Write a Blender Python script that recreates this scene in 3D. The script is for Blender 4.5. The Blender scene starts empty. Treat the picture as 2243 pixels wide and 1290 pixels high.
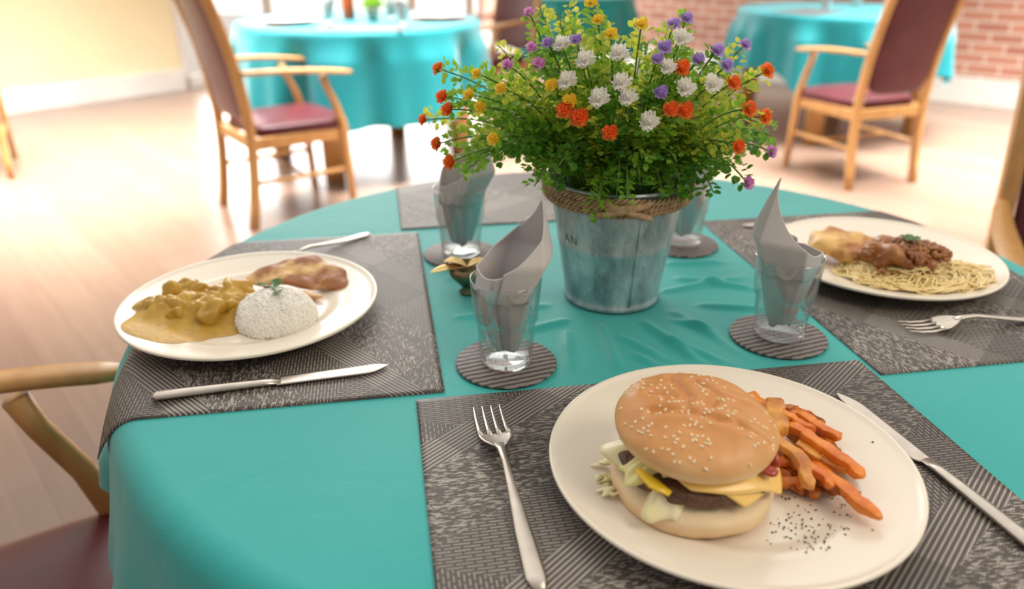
import bpy, math, random
from mathutils import Vector, Matrix, noise
random.seed(11)
C = bpy.context.scene.collection
PI = math.pi
F = 1680.0; PITCH = math.radians(24.8); CAMZ = 1.144; TZ = 0.75
CP, SP = math.cos(PITCH), math.sin(PITCH)
TC = (0.133, 0.857); TR = 0.545; RC = 0.028
MZ = TZ + 0.002

def ray(u, v):
    a, b = (u - 1121.5), (v - 645)
    return Vector((a, F*CP - b*SP, -F*SP - b*CP)).normalized()
def P(u, v, z=TZ):
    d = ray(u, v); t = (z - CAMZ)/d.z
    return Vector((d.x*t, d.y*t, z))

# ---------------------------------------------------------------- mesh builder
class MB:
    def __init__(s): s.v = []; s.f = []
    def add(s, vs, fs):
        o = len(s.v); s.v += [tuple(p) for p in vs]; s.f += [tuple(i+o for i in f) for f in fs]
        return s
    def box(s, c, d, m=None):
        x, y, z = d[0]/2, d[1]/2, d[2]/2
        vs = [Vector((i*x, j*y, k*z)) for i in (-1,1) for j in (-1,1) for k in (-1,1)]
        if m is not None: vs = [m @ p for p in vs]
        vs = [p + Vector(c) for p in vs]
        return s.add(vs, [(0,1,3,2),(4,6,7,5),(0,4,5,1),(2,3,7,6),(0,2,6,4),(1,5,7,3)])
    def grid(s, fn, nu, nv, cu=False, cap=False):
        vs = [fn(i/(nu if cu else nu-1), j/(nv-1)) for j in range(nv) for i in range(nu)]
        fs = []
        for j in range(nv-1):
            for i in range(nu if cu else nu-1):
                k = (i+1) % nu
                fs.append((j*nu+i, j*nu+k, (j+1)*nu+k, (j+1)*nu+i))
        if cap:
            fs.append(tuple(reversed(range(nu)))); fs.append(tuple((nv-1)*nu+i for i in range(nu)))
        return s.add(vs, fs)
    def lathe(s, prof, n=48, c=(0,0,0)):
        nv = len(prof)
        def fn(a, b):
            r, z = prof[round(b*(nv-1))]
            return (c[0]+r*math.cos(a*2*PI), c[1]+r*math.sin(a*2*PI), c[2]+z)
        return s.grid(fn, n, nv, True)
    def tube(s, pts, rad, n=8, up=Vector((0,0,1)), sq=1.0):
        pts = [Vector(p) for p in pts]; m = len(pts)
        if not isinstance(rad, (list, tuple)): rad = [rad]*m
        ring = []
        prev = None
        for i, p in enumerate(pts):
            t = (pts[min(i+1, m-1)] - pts[max(i-1, 0)]).normalized()
            a = t.cross(up) if prev is None else (prev - t*prev.dot(t))
            if a.length < 1e-4: a = t.cross(Vector((1,0,0)))
            a.normalize(); prev = a; b = a.cross(t)
            r = rad[i]; ra, rb = (r if isinstance(r, tuple) else (r, r))
            for k in range(n):
                q = 2*PI*k/n
                cx, sx = math.cos(q), math.sin(q)
                if sq != 1.0:
                    cx = math.copysign(abs(cx)**sq, cx); sx = math.copysign(abs(sx)**sq, sx)
                ring.append(p + a*(ra*cx) + b*(rb*sx))
        fs = []
        for i in range(m-1):
            for k in range(n):
                k2 = (k+1) % n
                fs.append((i*n+k, (i+1)*n+k, (i+1)*n+k2, i*n+k2))
        fs.append(tuple(range(n))); fs.append(tuple((m-1)*n+k for k in reversed(range(n))))
        return s.add(ring, fs)
    def blob(s, c, r, amp=0.0, fr=30.0, nu=20, nv=12, rot=None, seed=0, sq=1.0):
        if not isinstance(r, (tuple, list)): r = (r, r, r)
        c = Vector(c)
        def fn(a, b):
            th, ph = a*2*PI, b*PI
            d = Vector((math.sin(ph)*math.cos(th), math.sin(ph)*math.sin(th), -math.cos(ph)))
            if sq != 1: d = Vector([math.copysign(abs(q)**sq, q) for q in d])
            p = Vector((d.x*r[0], d.y*r[1], d.z*r[2]))
            if amp: p += d*amp*noise.noise(p*fr + Vector((seed*3.1, seed, -seed)))*2
            if rot is not None: p = rot @ p
            return p + c
        return s.grid(fn, nu, nv, True)
    def build(s, name, m, parent=None, loc=None, rz=0, smooth=True, bevel=0, sub=0, solid=0, kind=None, mats=None):
        me = bpy.data.meshes.new(name)
        me.from_pydata(s.v, [], s.f); me.update()
        me.materials.append(m)
        if smooth: me.polygons.foreach_set('use_smooth', [True]*len(me.polygons))
        o = bpy.data.objects.new(name, me); C.objects.link(o)
        if parent: o.parent = parent
        if loc is not None: o.location = loc
        o.rotation_euler.z = rz
        if solid:
            q = o.modifiers.new('s', 'SOLIDIFY'); q.thickness = solid; q.offset = 0
        if bevel:
            q = o.modifiers.new('b', 'BEVEL'); q.width = bevel; q.segments = 2; q.limit_method = 'ANGLE'
        if sub:
            q = o.modifiers.new('u', 'SUBSURF'); q.levels = sub; q.render_levels = sub
        if kind: o['kind'] = kind
        return o

def tag(o, label, cat, group=None, kind=None):
    o['label'] = label; o['category'] = cat
    if group: o['group'] = group
    if kind: o['kind'] = kind
    return o
def empty(name, loc, rz=0):
    o = bpy.data.objects.new(name, None); C.objects.link(o); o.location = loc
    o.rotation_euler.z = rz; o.empty_display_size = 0.05
    return o
def copy_tree(o, parent=None):
    c = o.copy(); C.objects.link(c); c.parent = parent
    for ch in list(o.children): copy_tree(ch, c)
    return c

# ---------------------------------------------------------------- materials
def new_mat(name):
    m = bpy.data.materials.new(name); m.use_nodes = True
    nt = m.node_tree; b = nt.nodes['Principled BSDF']
    return m, nt, b
def setin(b, **k):
    for n, v in k.items():
        n = n.replace('_', ' ')
        if n in b.inputs: b.inputs[n].default_value = v
def rgba(c): return (c[0], c[1], c[2], 1)
def pmat(name, c1, c2=None, scale=20, rough=.5, bump=0, bscale=200, lo=.35, hi=.65, detail=4, dist=.001, **k):
    m, nt, b = new_mat(name)
    N, L = nt.nodes, nt.links
    tc = N.new('ShaderNodeTexCoord')
    c2 = c2 or tuple(x*.9 for x in c1)
    n = N.new('ShaderNodeTexNoise'); n.inputs['Scale'].default_value = scale; n.inputs['Detail'].default_value = detail
    L.new(tc.outputs['Object'], n.inputs['Vector'])
    r = N.new('ShaderNodeValToRGB'); r.color_ramp.elements[0].position = lo; r.color_ramp.elements[1].position = hi
    r.color_ramp.elements[0].color = rgba(c1); r.color_ramp.elements[1].color = rgba(c2)
    L.new(n.outputs['Fac'], r.inputs['Fac']); L.new(r.outputs['Color'], b.inputs['Base Color'])
    b.inputs['Roughness'].default_value = rough
    if bump:
        n2 = N.new('ShaderNodeTexNoise'); n2.inputs['Scale'].default_value = bscale; n2.inputs['Detail'].default_value = 3
        L.new(tc.outputs['Object'], n2.inputs['Vector'])
        bp = N.new('ShaderNodeBump'); bp.inputs['Strength'].default_value = bump; bp.inputs['Distance'].default_value = dist
        L.new(n2.outputs['Fac'], bp.inputs['Height']); L.new(bp.outputs['Normal'], b.inputs['Normal'])
    setin(b, **k)
    return m
def wood(name, c1, c2, rough=.38):
    m, nt, b = new_mat(name); N, L = nt.nodes, nt.links
    tc = N.new('ShaderNodeTexCoord'); mp = N.new('ShaderNodeMapping'); mp.inputs['Scale'].default_value = (14, 14, 2)
    n = N.new('ShaderNodeTexNoise'); n.inputs['Scale'].default_value = 3; n.inputs['Detail'].default_value = 6
    L.new(tc.outputs['Object'], mp.inputs['Vector']); L.new(mp.outputs['Vector'], n.inputs['Vector'])
    r = N.new('ShaderNodeValToRGB'); r.color_ramp.elements[0].position = .3; r.color_ramp.elements[1].position = .7
    r.color_ramp.elements[0].color = rgba(c1); r.color_ramp.elements[1].color = rgba(c2)
    L.new(n.outputs['Fac'], r.inputs['Fac']); L.new(r.outputs['Color'], b.inputs['Base Color'])
    b.inputs['Roughness'].default_value = rough
    return m
M = {}
M['beech'] = wood('beech', (.46,.225,.07), (.58,.31,.105))
M['vinyl'] = pmat('maroon_vinyl', (.075,.011,.016), (.105,.018,.024), 8, .33, .1, 400)
M['vinyl'].node_tree.nodes['Principled BSDF'].inputs['Specular IOR Level'].default_value = .4
def cloth_mat(name, c1, c2, fold=.32):
    m, nt, b = new_mat(name); N, L = nt.nodes, nt.links
    tc = N.new('ShaderNodeTexCoord')
    n = N.new('ShaderNodeTexNoise'); n.inputs['Scale'].default_value = 3; n.inputs['Detail'].default_value = 3
    L.new(tc.outputs['Object'], n.inputs['Vector'])
    r = N.new('ShaderNodeValToRGB'); r.color_ramp.elements[0].position = .3; r.color_ramp.elements[1].position = .7
    r.color_ramp.elements[0].color = rgba(c1); r.color_ramp.elements[1].color = rgba(c2)
    L.new(n.outputs['Fac'], r.inputs['Fac']); L.new(r.outputs['Color'], b.inputs['Base Color'])
    w1 = N.new('ShaderNodeTexNoise'); w1.inputs['Scale'].default_value = 1000
    w2 = N.new('ShaderNodeTexNoise'); w2.inputs['Scale'].default_value = 7; w2.inputs['Detail'].default_value = 4; w2.inputs['Distortion'].default_value = 1.0
    L.new(tc.outputs['Object'], w1.inputs['Vector']); L.new(tc.outputs['Object'], w2.inputs['Vector'])
    b1 = N.new('ShaderNodeBump'); b1.inputs['Strength'].default_value = .6; b1.inputs['Distance'].default_value = .0007
    b2 = N.new('ShaderNodeBump'); b2.inputs['Strength'].default_value = fold; b2.inputs['Distance'].default_value = .008
    L.new(w1.outputs['Fac'], b1.inputs['Height']); L.new(w2.outputs['Fac'], b2.inputs['Height'])
    L.new(b2.outputs['Normal'], b1.inputs['Normal']); L.new(b1.outputs['Normal'], b.inputs['Normal'])
    setin(b, Roughness=.60, Sheen_Weight=.3, Sheen_Roughness=.4)
    b.inputs['Specular IOR Level'].default_value = .32
    return m
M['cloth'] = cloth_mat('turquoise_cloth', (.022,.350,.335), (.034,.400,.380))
M['cloth_far_dimmed'] = cloth_mat('turquoise_cloth_far_dimmed', (.004,.205,.235), (.007,.240,.265))  # same cloth in a darker colour, offsets the strong light on far tables
M['china'] = pmat('cream_china', (.82,.74,.62), (.84,.76,.64), 3, .22, Coat_Weight=.3, Coat_Roughness=.12)
M['steel'] = pmat('brushed_steel', (.50,.45,.39), (.58,.52,.46), 60, .33, .05, 500, Metallic=1.0)
M['napkin'] = pmat('grey_napkin', (.56,.525,.52), (.60,.565,.56), 30, .85, .35, 1500, dist=.0004, Sheen_Weight=.1)
M['napkin'].node_tree.nodes['Principled BSDF'].inputs['Specular IOR Level'].default_value = .15
M['gold'] = pmat('brass', (.66,.47,.20), (.76,.57,.28), 40, .38, Metallic=1.0)
M['darkmetal'] = pmat('aged_brass', (.16,.12,.07), (.30,.22,.12), 60, .35, Metallic=.9)
def mk_glass():
    m = bpy.data.materials.new('clear_glass'); m.use_nodes = True; nt = m.node_tree; N, L = nt.nodes, nt.links
    N.remove(N['Principled BSDF']); out = N['Material Output']
    tr = N.new('ShaderNodeBsdfTransparent'); tr.inputs['Color'].default_value = (.97,.985,.985,1)
    gl = N.new('ShaderNodeBsdfGlossy'); gl.inputs['Roughness'].default_value = .03
    nz = N.new('ShaderNodeTexNoise'); nz.inputs['Scale'].default_value = 18; tc = N.new('ShaderNodeTexCoord'); L.new(tc.outputs['Object'], nz.inputs['Vector'])
    bp = N.new('ShaderNodeBump'); bp.inputs['Strength'].default_value = .10; bp.inputs['Distance'].default_value = .002; L.new(nz.outputs['Fac'], bp.inputs['Height']); L.new(bp.outputs['Normal'], gl.inputs['Normal'])
    lw = N.new('ShaderNodeLayerWeight'); lw.inputs['Blend'].default_value = .22
    mr = N.new('ShaderNodeMapRange'); L.new(lw.outputs['Facing'], mr.inputs['Value']); mr.inputs['To Min'].default_value = .06; mr.inputs['To Max'].default_value = .75
    mx = N.new('ShaderNodeMixShader'); L.new(mr.outputs['Result'], mx.inputs[0]); L.new(tr.outputs[0], mx.inputs[1]); L.new(gl.outputs[0], mx.inputs[2])
    L.new(mx.outputs[0], out.inputs['Surface'])
    return m
M['glass'] = mk_glass()
def mk_galv():
    m, nt, b = new_mat('galvanized_metal'); N, L = nt.nodes, nt.links
    tc = N.new('ShaderNodeTexCoord'); mp = N.new('ShaderNodeMapping'); mp.inputs['Scale'].default_value = (1,1,.45)
    n = N.new('ShaderNodeTexNoise'); n.inputs['Scale'].default_value = 30; n.inputs['Detail'].default_value = 9; n.inputs['Roughness'].default_value = .7
    L.new(tc.outputs['Object'], mp.inputs['Vector']); L.new(mp.outputs['Vector'], n.inputs['Vector'])
    r = N.new('ShaderNodeValToRGB'); e = r.color_ramp.elements
    e[0].position = .34; e[0].color = (.22,.25,.27,1); e[1].position = .64; e[1].color = (.68,.74,.76,1)
    e2 = r.color_ramp.elements.new(.5); e2.color = (.44,.50,.53,1)
    L.new(n.outputs['Fac'], r.inputs['Fac']); L.new(r.outputs['Color'], b.inputs['Base Color'])
    setin(b, Roughness=.38, Metallic=.5)
    return m
M['galv'] = mk_galv()
M['jute'] = pmat('jute', (.36,.23,.12), (.54,.37,.22), 120, .9, .4, 900)
M['ink'] = pmat('faded_ink', (.17,.19,.20), None, 10, .6)
M['white_paint'] = pmat('white_paint', (.84,.80,.74), None, 3, .4)
M['cream_wall'] = pmat('cream_wall', (.86,.72,.45), (.88,.75,.49), 1.5, .7, .1, 90)
def mk_mat():
    m, nt, b = new_mat('woven_placemat'); N, L = nt.nodes, nt.links
    tc = N.new('ShaderNodeTexCoord'); obj = tc.outputs['Object']
    def mapping(scale, rot=0, loc=(0,0,0)):
        q = N.new('ShaderNodeMapping'); q.inputs['Scale'].default_value = scale; q.inputs['Rotation'].default_value = (0,0,rot); q.inputs['Location'].default_value = loc
        L.new(obj, q.inputs['Vector']); return q.outputs['Vector']
    def brick(vec, sc, bw, rh, mort, off=.5):
        t = N.new('ShaderNodeTexBrick'); L.new(vec, t.inputs['Vector'])
        t.inputs['Scale'].default_value = sc; t.inputs['Brick Width'].default_value = bw; t.inputs['Row Height'].default_value = rh
        t.inputs['Mortar Size'].default_value = mort; t.inputs['Mortar Smooth'].default_value = .1; t.offset = off
        t.inputs['Color1'].default_value = (1,1,1,1); t.inputs['Color2'].default_value = (.75,.75,.75,1); t.inputs['Mortar'].default_value = (0,0,0,1)
        return t.outputs['Color']
    def mix(f, a, c):
        q = N.new('ShaderNodeMix'); q.data_type = 'RGBA'
        if isinstance(f, float): q.inputs[0].default_value = f
        else: L.new(f, q.inputs[0])
        for s, x in ((q.inputs[6], a), (q.inputs[7], c)):
            if isinstance(x, tuple): s.default_value = rgba(x)
            else: L.new(x, s)
        return q.outputs[2]
    def thr(f, a, w=.01):
        r = N.new('ShaderNodeMapRange'); L.new(f, r.inputs['Value']); r.inputs['From Min'].default_value = a; r.inputs['From Max'].default_value = a+w
        return r.outputs['Result']
    A = brick(mapping((1,1,1), 0), 170, 2.4, .55, .20)
    B = brick(mapping((1,1,1), 1.5708), 170, 1.5, .60, .22)
    nz = N.new('ShaderNodeTexNoise'); nz.inputs['Scale'].default_value = 400; nz.inputs['Detail'].default_value = 3
    L.new(mapping((.40,1.6,1), .1), nz.inputs['Vector'])
    S = thr(nz.outputs['Fac'], .50, .08)
    Lw = N.new('ShaderNodeTexWave'); Lw.inputs['Scale'].default_value = 80; L.new(mapping((1,1,1), .9), Lw.inputs['Vector'])
    Ln = thr(Lw.outputs['Fac'], .55, .2)
    w1 = N.new('ShaderNodeTexWave'); w1.wave_type = 'RINGS'; w1.inputs['Scale'].default_value = 2.0; w1.wave_profile = 'SAW'; L.new(mapping((1,1.5,1), .5, (.25,.1,0)), w1.inputs['Vector'])
    w2 = N.new('ShaderNodeTexWave'); w2.inputs['Scale'].default_value = 1.9; w2.wave_profile = 'SAW'; L.new(mapping((1,1,1), 1.0), w2.inputs['Vector'])
    m1 = thr(w1.outputs['Fac'], .5); m2 = thr(w2.outputs['Fac'], .45); m3 = thr(w2.outputs['Fac'], .80)
    c = mix(m1, A, B); c = mix(m2, S, c); c = mix(m3, c, Ln)
    dark = (.080,.065,.055); light = (.36,.32,.285)
    col = mix(c, dark, light)
    w4 = N.new('ShaderNodeTexWave'); w4.inputs['Scale'].default_value = 1.3; w4.wave_profile = 'SAW'; L.new(mapping((1,1,1), -.7, (.1,.05,0)), w4.inputs['Vector'])
    tone = thr(w4.outputs['Fac'], .5)
    tn = mix(tone, (.78,.78,.78), (1.15,1.15,1.15))
    ch = N.new('ShaderNodeTexChecker'); ch.inputs['Scale'].default_value = 700; L.new(obj, ch.inputs['Vector'])
    ch.inputs['Color1'].default_value = (1,1,1,1); ch.inputs['Color2'].default_value = (.72,.72,.72,1)
    mu = N.new('ShaderNodeMix'); mu.data_type = 'RGBA'; mu.blend_type = 'MULTIPLY'; mu.inputs[0].default_value = 1
    L.new(col, mu.inputs[6]); L.new(ch.outputs['Color'], mu.inputs[7])
    mu2 = N.new('ShaderNodeMix'); mu2.data_type = 'RGBA'; mu2.blend_type = 'MULTIPLY'; mu2.inputs[0].default_value = 1
    L.new(mu.outputs[2], mu2.inputs[6]); L.new(tn, mu2.inputs[7])
    L.new(mu2.outputs[2], b.inputs['Base Color'])
    bp = N.new('ShaderNodeBump'); bp.inputs['Strength'].default_value = .5; bp.inputs['Distance'].default_value = .0006
    L.new(c, bp.inputs['Height']); L.new(bp.outputs['Normal'], b.inputs['Normal'])
    setin(b, Roughness=.50); b.inputs['Specular IOR Level'].default_value = .38
    return m
M['placemat'] = mk_mat()
def mk_coaster():
    m, nt, b = new_mat('woven_coaster'); N, L = nt.nodes, nt.links
    tc = N.new('ShaderNodeTexCoord')
    w = N.new('ShaderNodeTexWave'); w.inputs['Scale'].default_value = 42; w.inputs['Distortion'].default_value = 1.5; w.inputs['Detail Scale'].default_value = 3
    mp = N.new('ShaderNodeMapping'); mp.inputs['Rotation'].default_value = (0,0,1.2)
    L.new(tc.outputs['Object'], mp.inputs['Vector']); L.new(mp.outputs['Vector'], w.inputs['Vector'])
    r = N.new('ShaderNodeValToRGB'); r.color_ramp.elements[0].color = (.065,.055,.05,1); r.color_ramp.elements[1].color = (.23,.20,.19,1)
    r.color_ramp.elements[0].position = .35; r.color_ramp.elements[1].position = .65
    L.new(w.outputs['Fac'], r.inputs['Fac']); L.new(r.outputs['Color'], b.inputs['Base Color'])
    bp = N.new('ShaderNodeBump'); bp.inputs['Distance'].default_value = .0006; L.new(w.outputs['Fac'], bp.inputs['Height']); L.new(bp.outputs['Normal'], b.inputs['Normal'])
    setin(b, Roughness=.6)
    return m
M['coaster'] = mk_coaster()
def mk_floor():
    m, nt, b = new_mat('laminate_floor'); N, L = nt.nodes, nt.links
    tc = N.new('ShaderNodeTexCoord'); mp = N.new('ShaderNodeMapping'); mp.inputs['Rotation'].default_value = (0,0,.85)
    L.new(tc.outputs['Object'], mp.inputs['Vector'])
    t = N.new('ShaderNodeTexBrick'); L.new(mp.outputs['Vector'], t.inputs['Vector'])
    t.inputs['Scale'].default_value = 1; t.inputs['Brick Width'].default_value = 1.2; t.inputs['Row Height'].default_value = .13; t.inputs['Mortar Size'].default_value = .0012
    t.inputs['Color1'].default_value = (.270,.180,.135,1); t.inputs['Color2'].default_value = (.238,.155,.114,1); t.inputs['Mortar'].default_value = (.19,.12,.09,1)
    mp2 = N.new('ShaderNodeMapping'); mp2.inputs['Scale'].default_value = (1.2,14,1); L.new(mp.outputs['Vector'], mp2.inputs['Vector'])
    n = N.new('ShaderNodeTexNoise'); n.inputs['Scale'].default_value = 2.5; n.inputs['Detail'].default_value = 6; L.new(mp2.outputs['Vector'], n.inputs['Vector'])
    r = N.new('ShaderNodeValToRGB'); r.color_ramp.elements[0].color = (.82,.80,.78,1); r.color_ramp.elements[1].color = (1.12,1.1,1.08,1)
    L.new(n.outputs['Fac'], r.inputs['Fac'])
    mu = N.new('ShaderNodeMix'); mu.data_type = 'RGBA'; mu.blend_type = 'MULTIPLY'; mu.inputs[0].default_value = 1
    L.new(t.outputs['Color'], mu.inputs[6]); L.new(r.outputs['Color'], mu.inputs[7]); L.new(mu.outputs[2], b.inputs['Base Color'])
    setin(b, Roughness=.25)
    return m
M['floor'] = mk_floor()
def mk_brick():
    m, nt, b = new_mat('red_brick'); N, L = nt.nodes, nt.links
    tc = N.new('ShaderNodeTexCoord'); mp = N.new('ShaderNodeMapping'); mp.inputs['Rotation'].default_value = (PI/2,0,0)
    L.new(tc.outputs['Object'], mp.inputs['Vector'])
    t = N.new('ShaderNodeTexBrick'); L.new(mp.outputs['Vector'], t.inputs['Vector'])
    t.inputs['Scale'].default_value = 1; t.inputs['Brick Width'].default_value = .225; t.inputs['Row Height'].default_value = .075; t.inputs['Mortar Size'].default_value = .008
    t.inputs['Color1'].default_value = (.55,.25,.17,1); t.inputs['Color2'].default_value = (.40,.16,.11,1); t.inputs['Mortar'].default_value = (.66,.54,.45,1)
    L.new(t.outputs['Color'], b.inputs['Base Color']); setin(b, Roughness=.85)
    return m
M['brick'] = mk_brick()
def zgrad(name, stops, z0, z1, rough=.6, nscale=60, namp=.15, bump=.2, bscale=300, **k):
    m, nt, b = new_mat(name); N, L = nt.nodes, nt.links
    tc = N.new('ShaderNodeTexCoord'); sx = N.new('ShaderNodeSeparateXYZ'); L.new(tc.outputs['Object'], sx.inputs[0])
    mr = N.new('ShaderNodeMapRange'); L.new(sx.outputs['Z'], mr.inputs['Value']); mr.inputs['From Min'].default_value = z0; mr.inputs['From Max'].default_value = z1
    n = N.new('ShaderNodeTexNoise'); n.inputs['Scale'].default_value = nscale; n.inputs['Detail'].default_value = 4; L.new(tc.outputs['Object'], n.inputs['Vector'])
    ma = N.new('ShaderNodeMath'); ma.operation = 'MULTIPLY_ADD'; L.new(n.outputs['Fac'], ma.inputs[0]); ma.inputs[1].default_value = namp*2; L.new(mr.outputs['Result'], ma.inputs[2])
    sb = N.new('ShaderNodeMath'); sb.operation = 'SUBTRACT'; L.new(ma.outputs[0], sb.inputs[0]); sb.inputs[1].default_value = namp
    r = N.new('ShaderNodeValToRGB'); e = r.color_ramp.elements
    e[0].position = stops[0][0]; e[0].color = rgba(stops[0][1]); e[1].position = stops[-1][0]; e[1].color = rgba(stops[-1][1])
    for p, c in stops[1:-1]: q = e.new(p); q.color = rgba(c)
    L.new(sb.outputs[0], r.inputs['Fac']); L.new(r.outputs['Color'], b.inputs['Base Color'])
    n2 = N.new('ShaderNodeTexNoise'); n2.inputs['Scale'].default_value = bscale; L.new(tc.outputs['Object'], n2.inputs['Vector'])
    bp = N.new('ShaderNodeBump'); bp.inputs['Strength'].default_value = bump; bp.inputs['Distance'].default_value = .001
    L.new(n2.outputs['Fac'], bp.inputs['Height']); L.new(bp.outputs['Normal'], b.inputs['Normal'])
    setin(b, Roughness=rough, **k)
    return m
M['bun_top'] = zgrad('bun_crust', [(0,(.84,.61,.35)),(.25,(.77,.46,.20)),(.6,(.67,.32,.11)),(1,(.56,.235,.065))], 0, .033, .42, 32, .28, .16, 170)
M['bun_bot'] = zgrad('bun_base', [(0,(.70,.42,.19)),(.4,(.79,.55,.31)),(1,(.86,.69,.45))], 0, .025, .7, 45, .25, .5, 300)
M['sesame'] = pmat('sesame', (.90,.75,.50), (.84,.66,.40), 300, .4)
M['patty'] = pmat('patty', (.065,.026,.014), (.14,.06,.03), 120, .5, .8, 250, dist=.002)
M['cheese'] = pmat('cheese', (.90,.58,.15), (.94,.64,.20), 20, .28)
M['lettuce'] = pmat('lettuce', (.84,.76,.38), (.74,.69,.26), 40, .4, .3, 150)
M['lettuce2'] = pmat('pale_cabbage', (.88,.80,.54), (.82,.74,.40), 60, .4, .3, 200)
M['ketchup'] = pmat('ketchup', (.42,.05,.02), None, 30, .2)
M['fry'] = pmat('sweet_potato', (.88,.29,.03), (.66,.15,.015), 50, .36, .6, 300)
M['fry2'] = pmat('browned_potato', (.84,.40,.07), (.48,.16,.03), 45, .42, .6, 300)
M['fry3'] = pmat('dark_sweet_potato', (.66,.18,.018), (.32,.08,.012), 45, .40, .6, 300)
M['herb'] = pmat('dried_herb', (.05,.075,.02), (.10,.10,.03), 200, .8)
M['leafy'] = pmat('fresh_herb', (.05,.13,.02), (.09,.17,.03), 60, .5)
M['curry'] = pmat('curry_sauce', (.56,.34,.045), (.42,.23,.022), 45, .42, .35, 160, dist=.002)
M['rice'] = pmat('rice', (.88,.84,.76), (.90,.87,.80), 60, .6)
M['chicken'] = pmat('grilled_chicken', (.76,.48,.19), (.34,.12,.035), 26, .38, .5, 160, lo=.40, hi=.54)
M['bread'] = pmat('toasted_bread', (.80,.50,.18), (.46,.18,.045), 32, .5, .4, 200, lo=.42, hi=.60)
M['mince'] = pmat('minced_meat', (.22,.07,.022), (.42,.17,.05), 60, .30, .5, 220)
M['pasta'] = pmat('spaghetti', (.86,.66,.28), (.90,.72,.36), 40, .3)
M['stem'] = pmat('green_stem', (.12,.24,.03), None, 40, .6)
def leafmat(n, a, b_, tr=.4):
    m = pmat(n, a, b_, 45, .45)
    nt = m.node_tree; b = nt.nodes['Principled BSDF']; out = nt.nodes['Material Output']
    t = nt.nodes.new('ShaderNodeBsdfTranslucent'); t.inputs['Color'].default_value = rgba(tuple(min(1, x*1.6) for x in b_))
    mx = nt.nodes.new('ShaderNodeMixShader'); mx.inputs[0].default_value = tr
    nt.links.new(b.outputs[0], mx.inputs[1]); nt.links.new(t.outputs[0], mx.inputs[2]); nt.links.new(mx.outputs[0], out.inputs['Surface'])
    return m
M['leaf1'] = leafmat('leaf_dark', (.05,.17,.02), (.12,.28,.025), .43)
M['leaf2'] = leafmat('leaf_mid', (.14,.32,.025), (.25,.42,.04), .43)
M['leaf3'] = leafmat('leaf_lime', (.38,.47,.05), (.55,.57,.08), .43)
COL = {'orange': ((.90,.12,.02),(.95,.20,.03)), 'yellow': ((.95,.56,.03),(.98,.68,.08)), 'white': ((.88,.84,.76),(.92,.88,.80)),
       'purple': ((.34,.20,.58),(.50,.36,.74)), 'pink': ((.66,.18,.55),(.78,.38,.70))}
for k, (a, b_) in COL.items(): M['fl_'+k] = leafmat('petal_'+k, a, b_, .3)

# ---------------------------------------------------------------- setting
MB().box((0,4,-.02), (18,20,.04)).build('floor', M['floor'], smooth=False, kind='structure')
a1 = math.atan2(.756, .655); d1 = Vector((.655,.756,0)).normalized(); L0 = Vector((-3.62,5.60,0))
def wall_seg(name, origin, ang, t0, t1, z0, z1, thick, m, off=0.0, bev=0):
    mb = MB().box(((t0+t1)/2, off, (z0+z1)/2), (t1-t0, thick, z1-z0))
    return mb.build(name, m, loc=origin, rz=ang, smooth=False, bevel=bev, kind='structure')
wall_seg('wall_left', L0, a1, -6, 1.32, 0, 2.7, .12, M['cream_wall'], .06)
wall_seg('baseboard_left', L0, a1, -6, 1.32, 0, .17, .02, M['white_paint'], -.012, .004)
corner = Vector((-.40,9.30,0)); tcn = (corner - L0).length
wf = MB()
for k in range(5):
    t = 1.36 + k*(tcn-1.42)/4; wf.box((t, .05, 1.25), (.06,.08,2.5))
wf.box(((1.33+tcn)/2, .05, 2.46), (tcn-1.36,.08,.08)); wf.box(((1.33+tcn)/2, .05, .05), (tcn-1.36,.08,.1))
wf.build('window_1', M['white_paint'], loc=L0, rz=a1, smooth=False, bevel=.004, kind='structure')
wall_seg('wall_back', L0, a1, 1.33, tcn, 2.5, 2.7, .12, M['cream_wall'], .06)
a2 = a1 - PI/2
wall_seg('wall_right', corner, a2, 0, 11, 0, 2.7, .12, M['brick'], .08)
wall_seg('baseboard_right', corner, a2, 0, 11, 0, .20, .02, M['white_paint'], -.0, .004)

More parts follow.
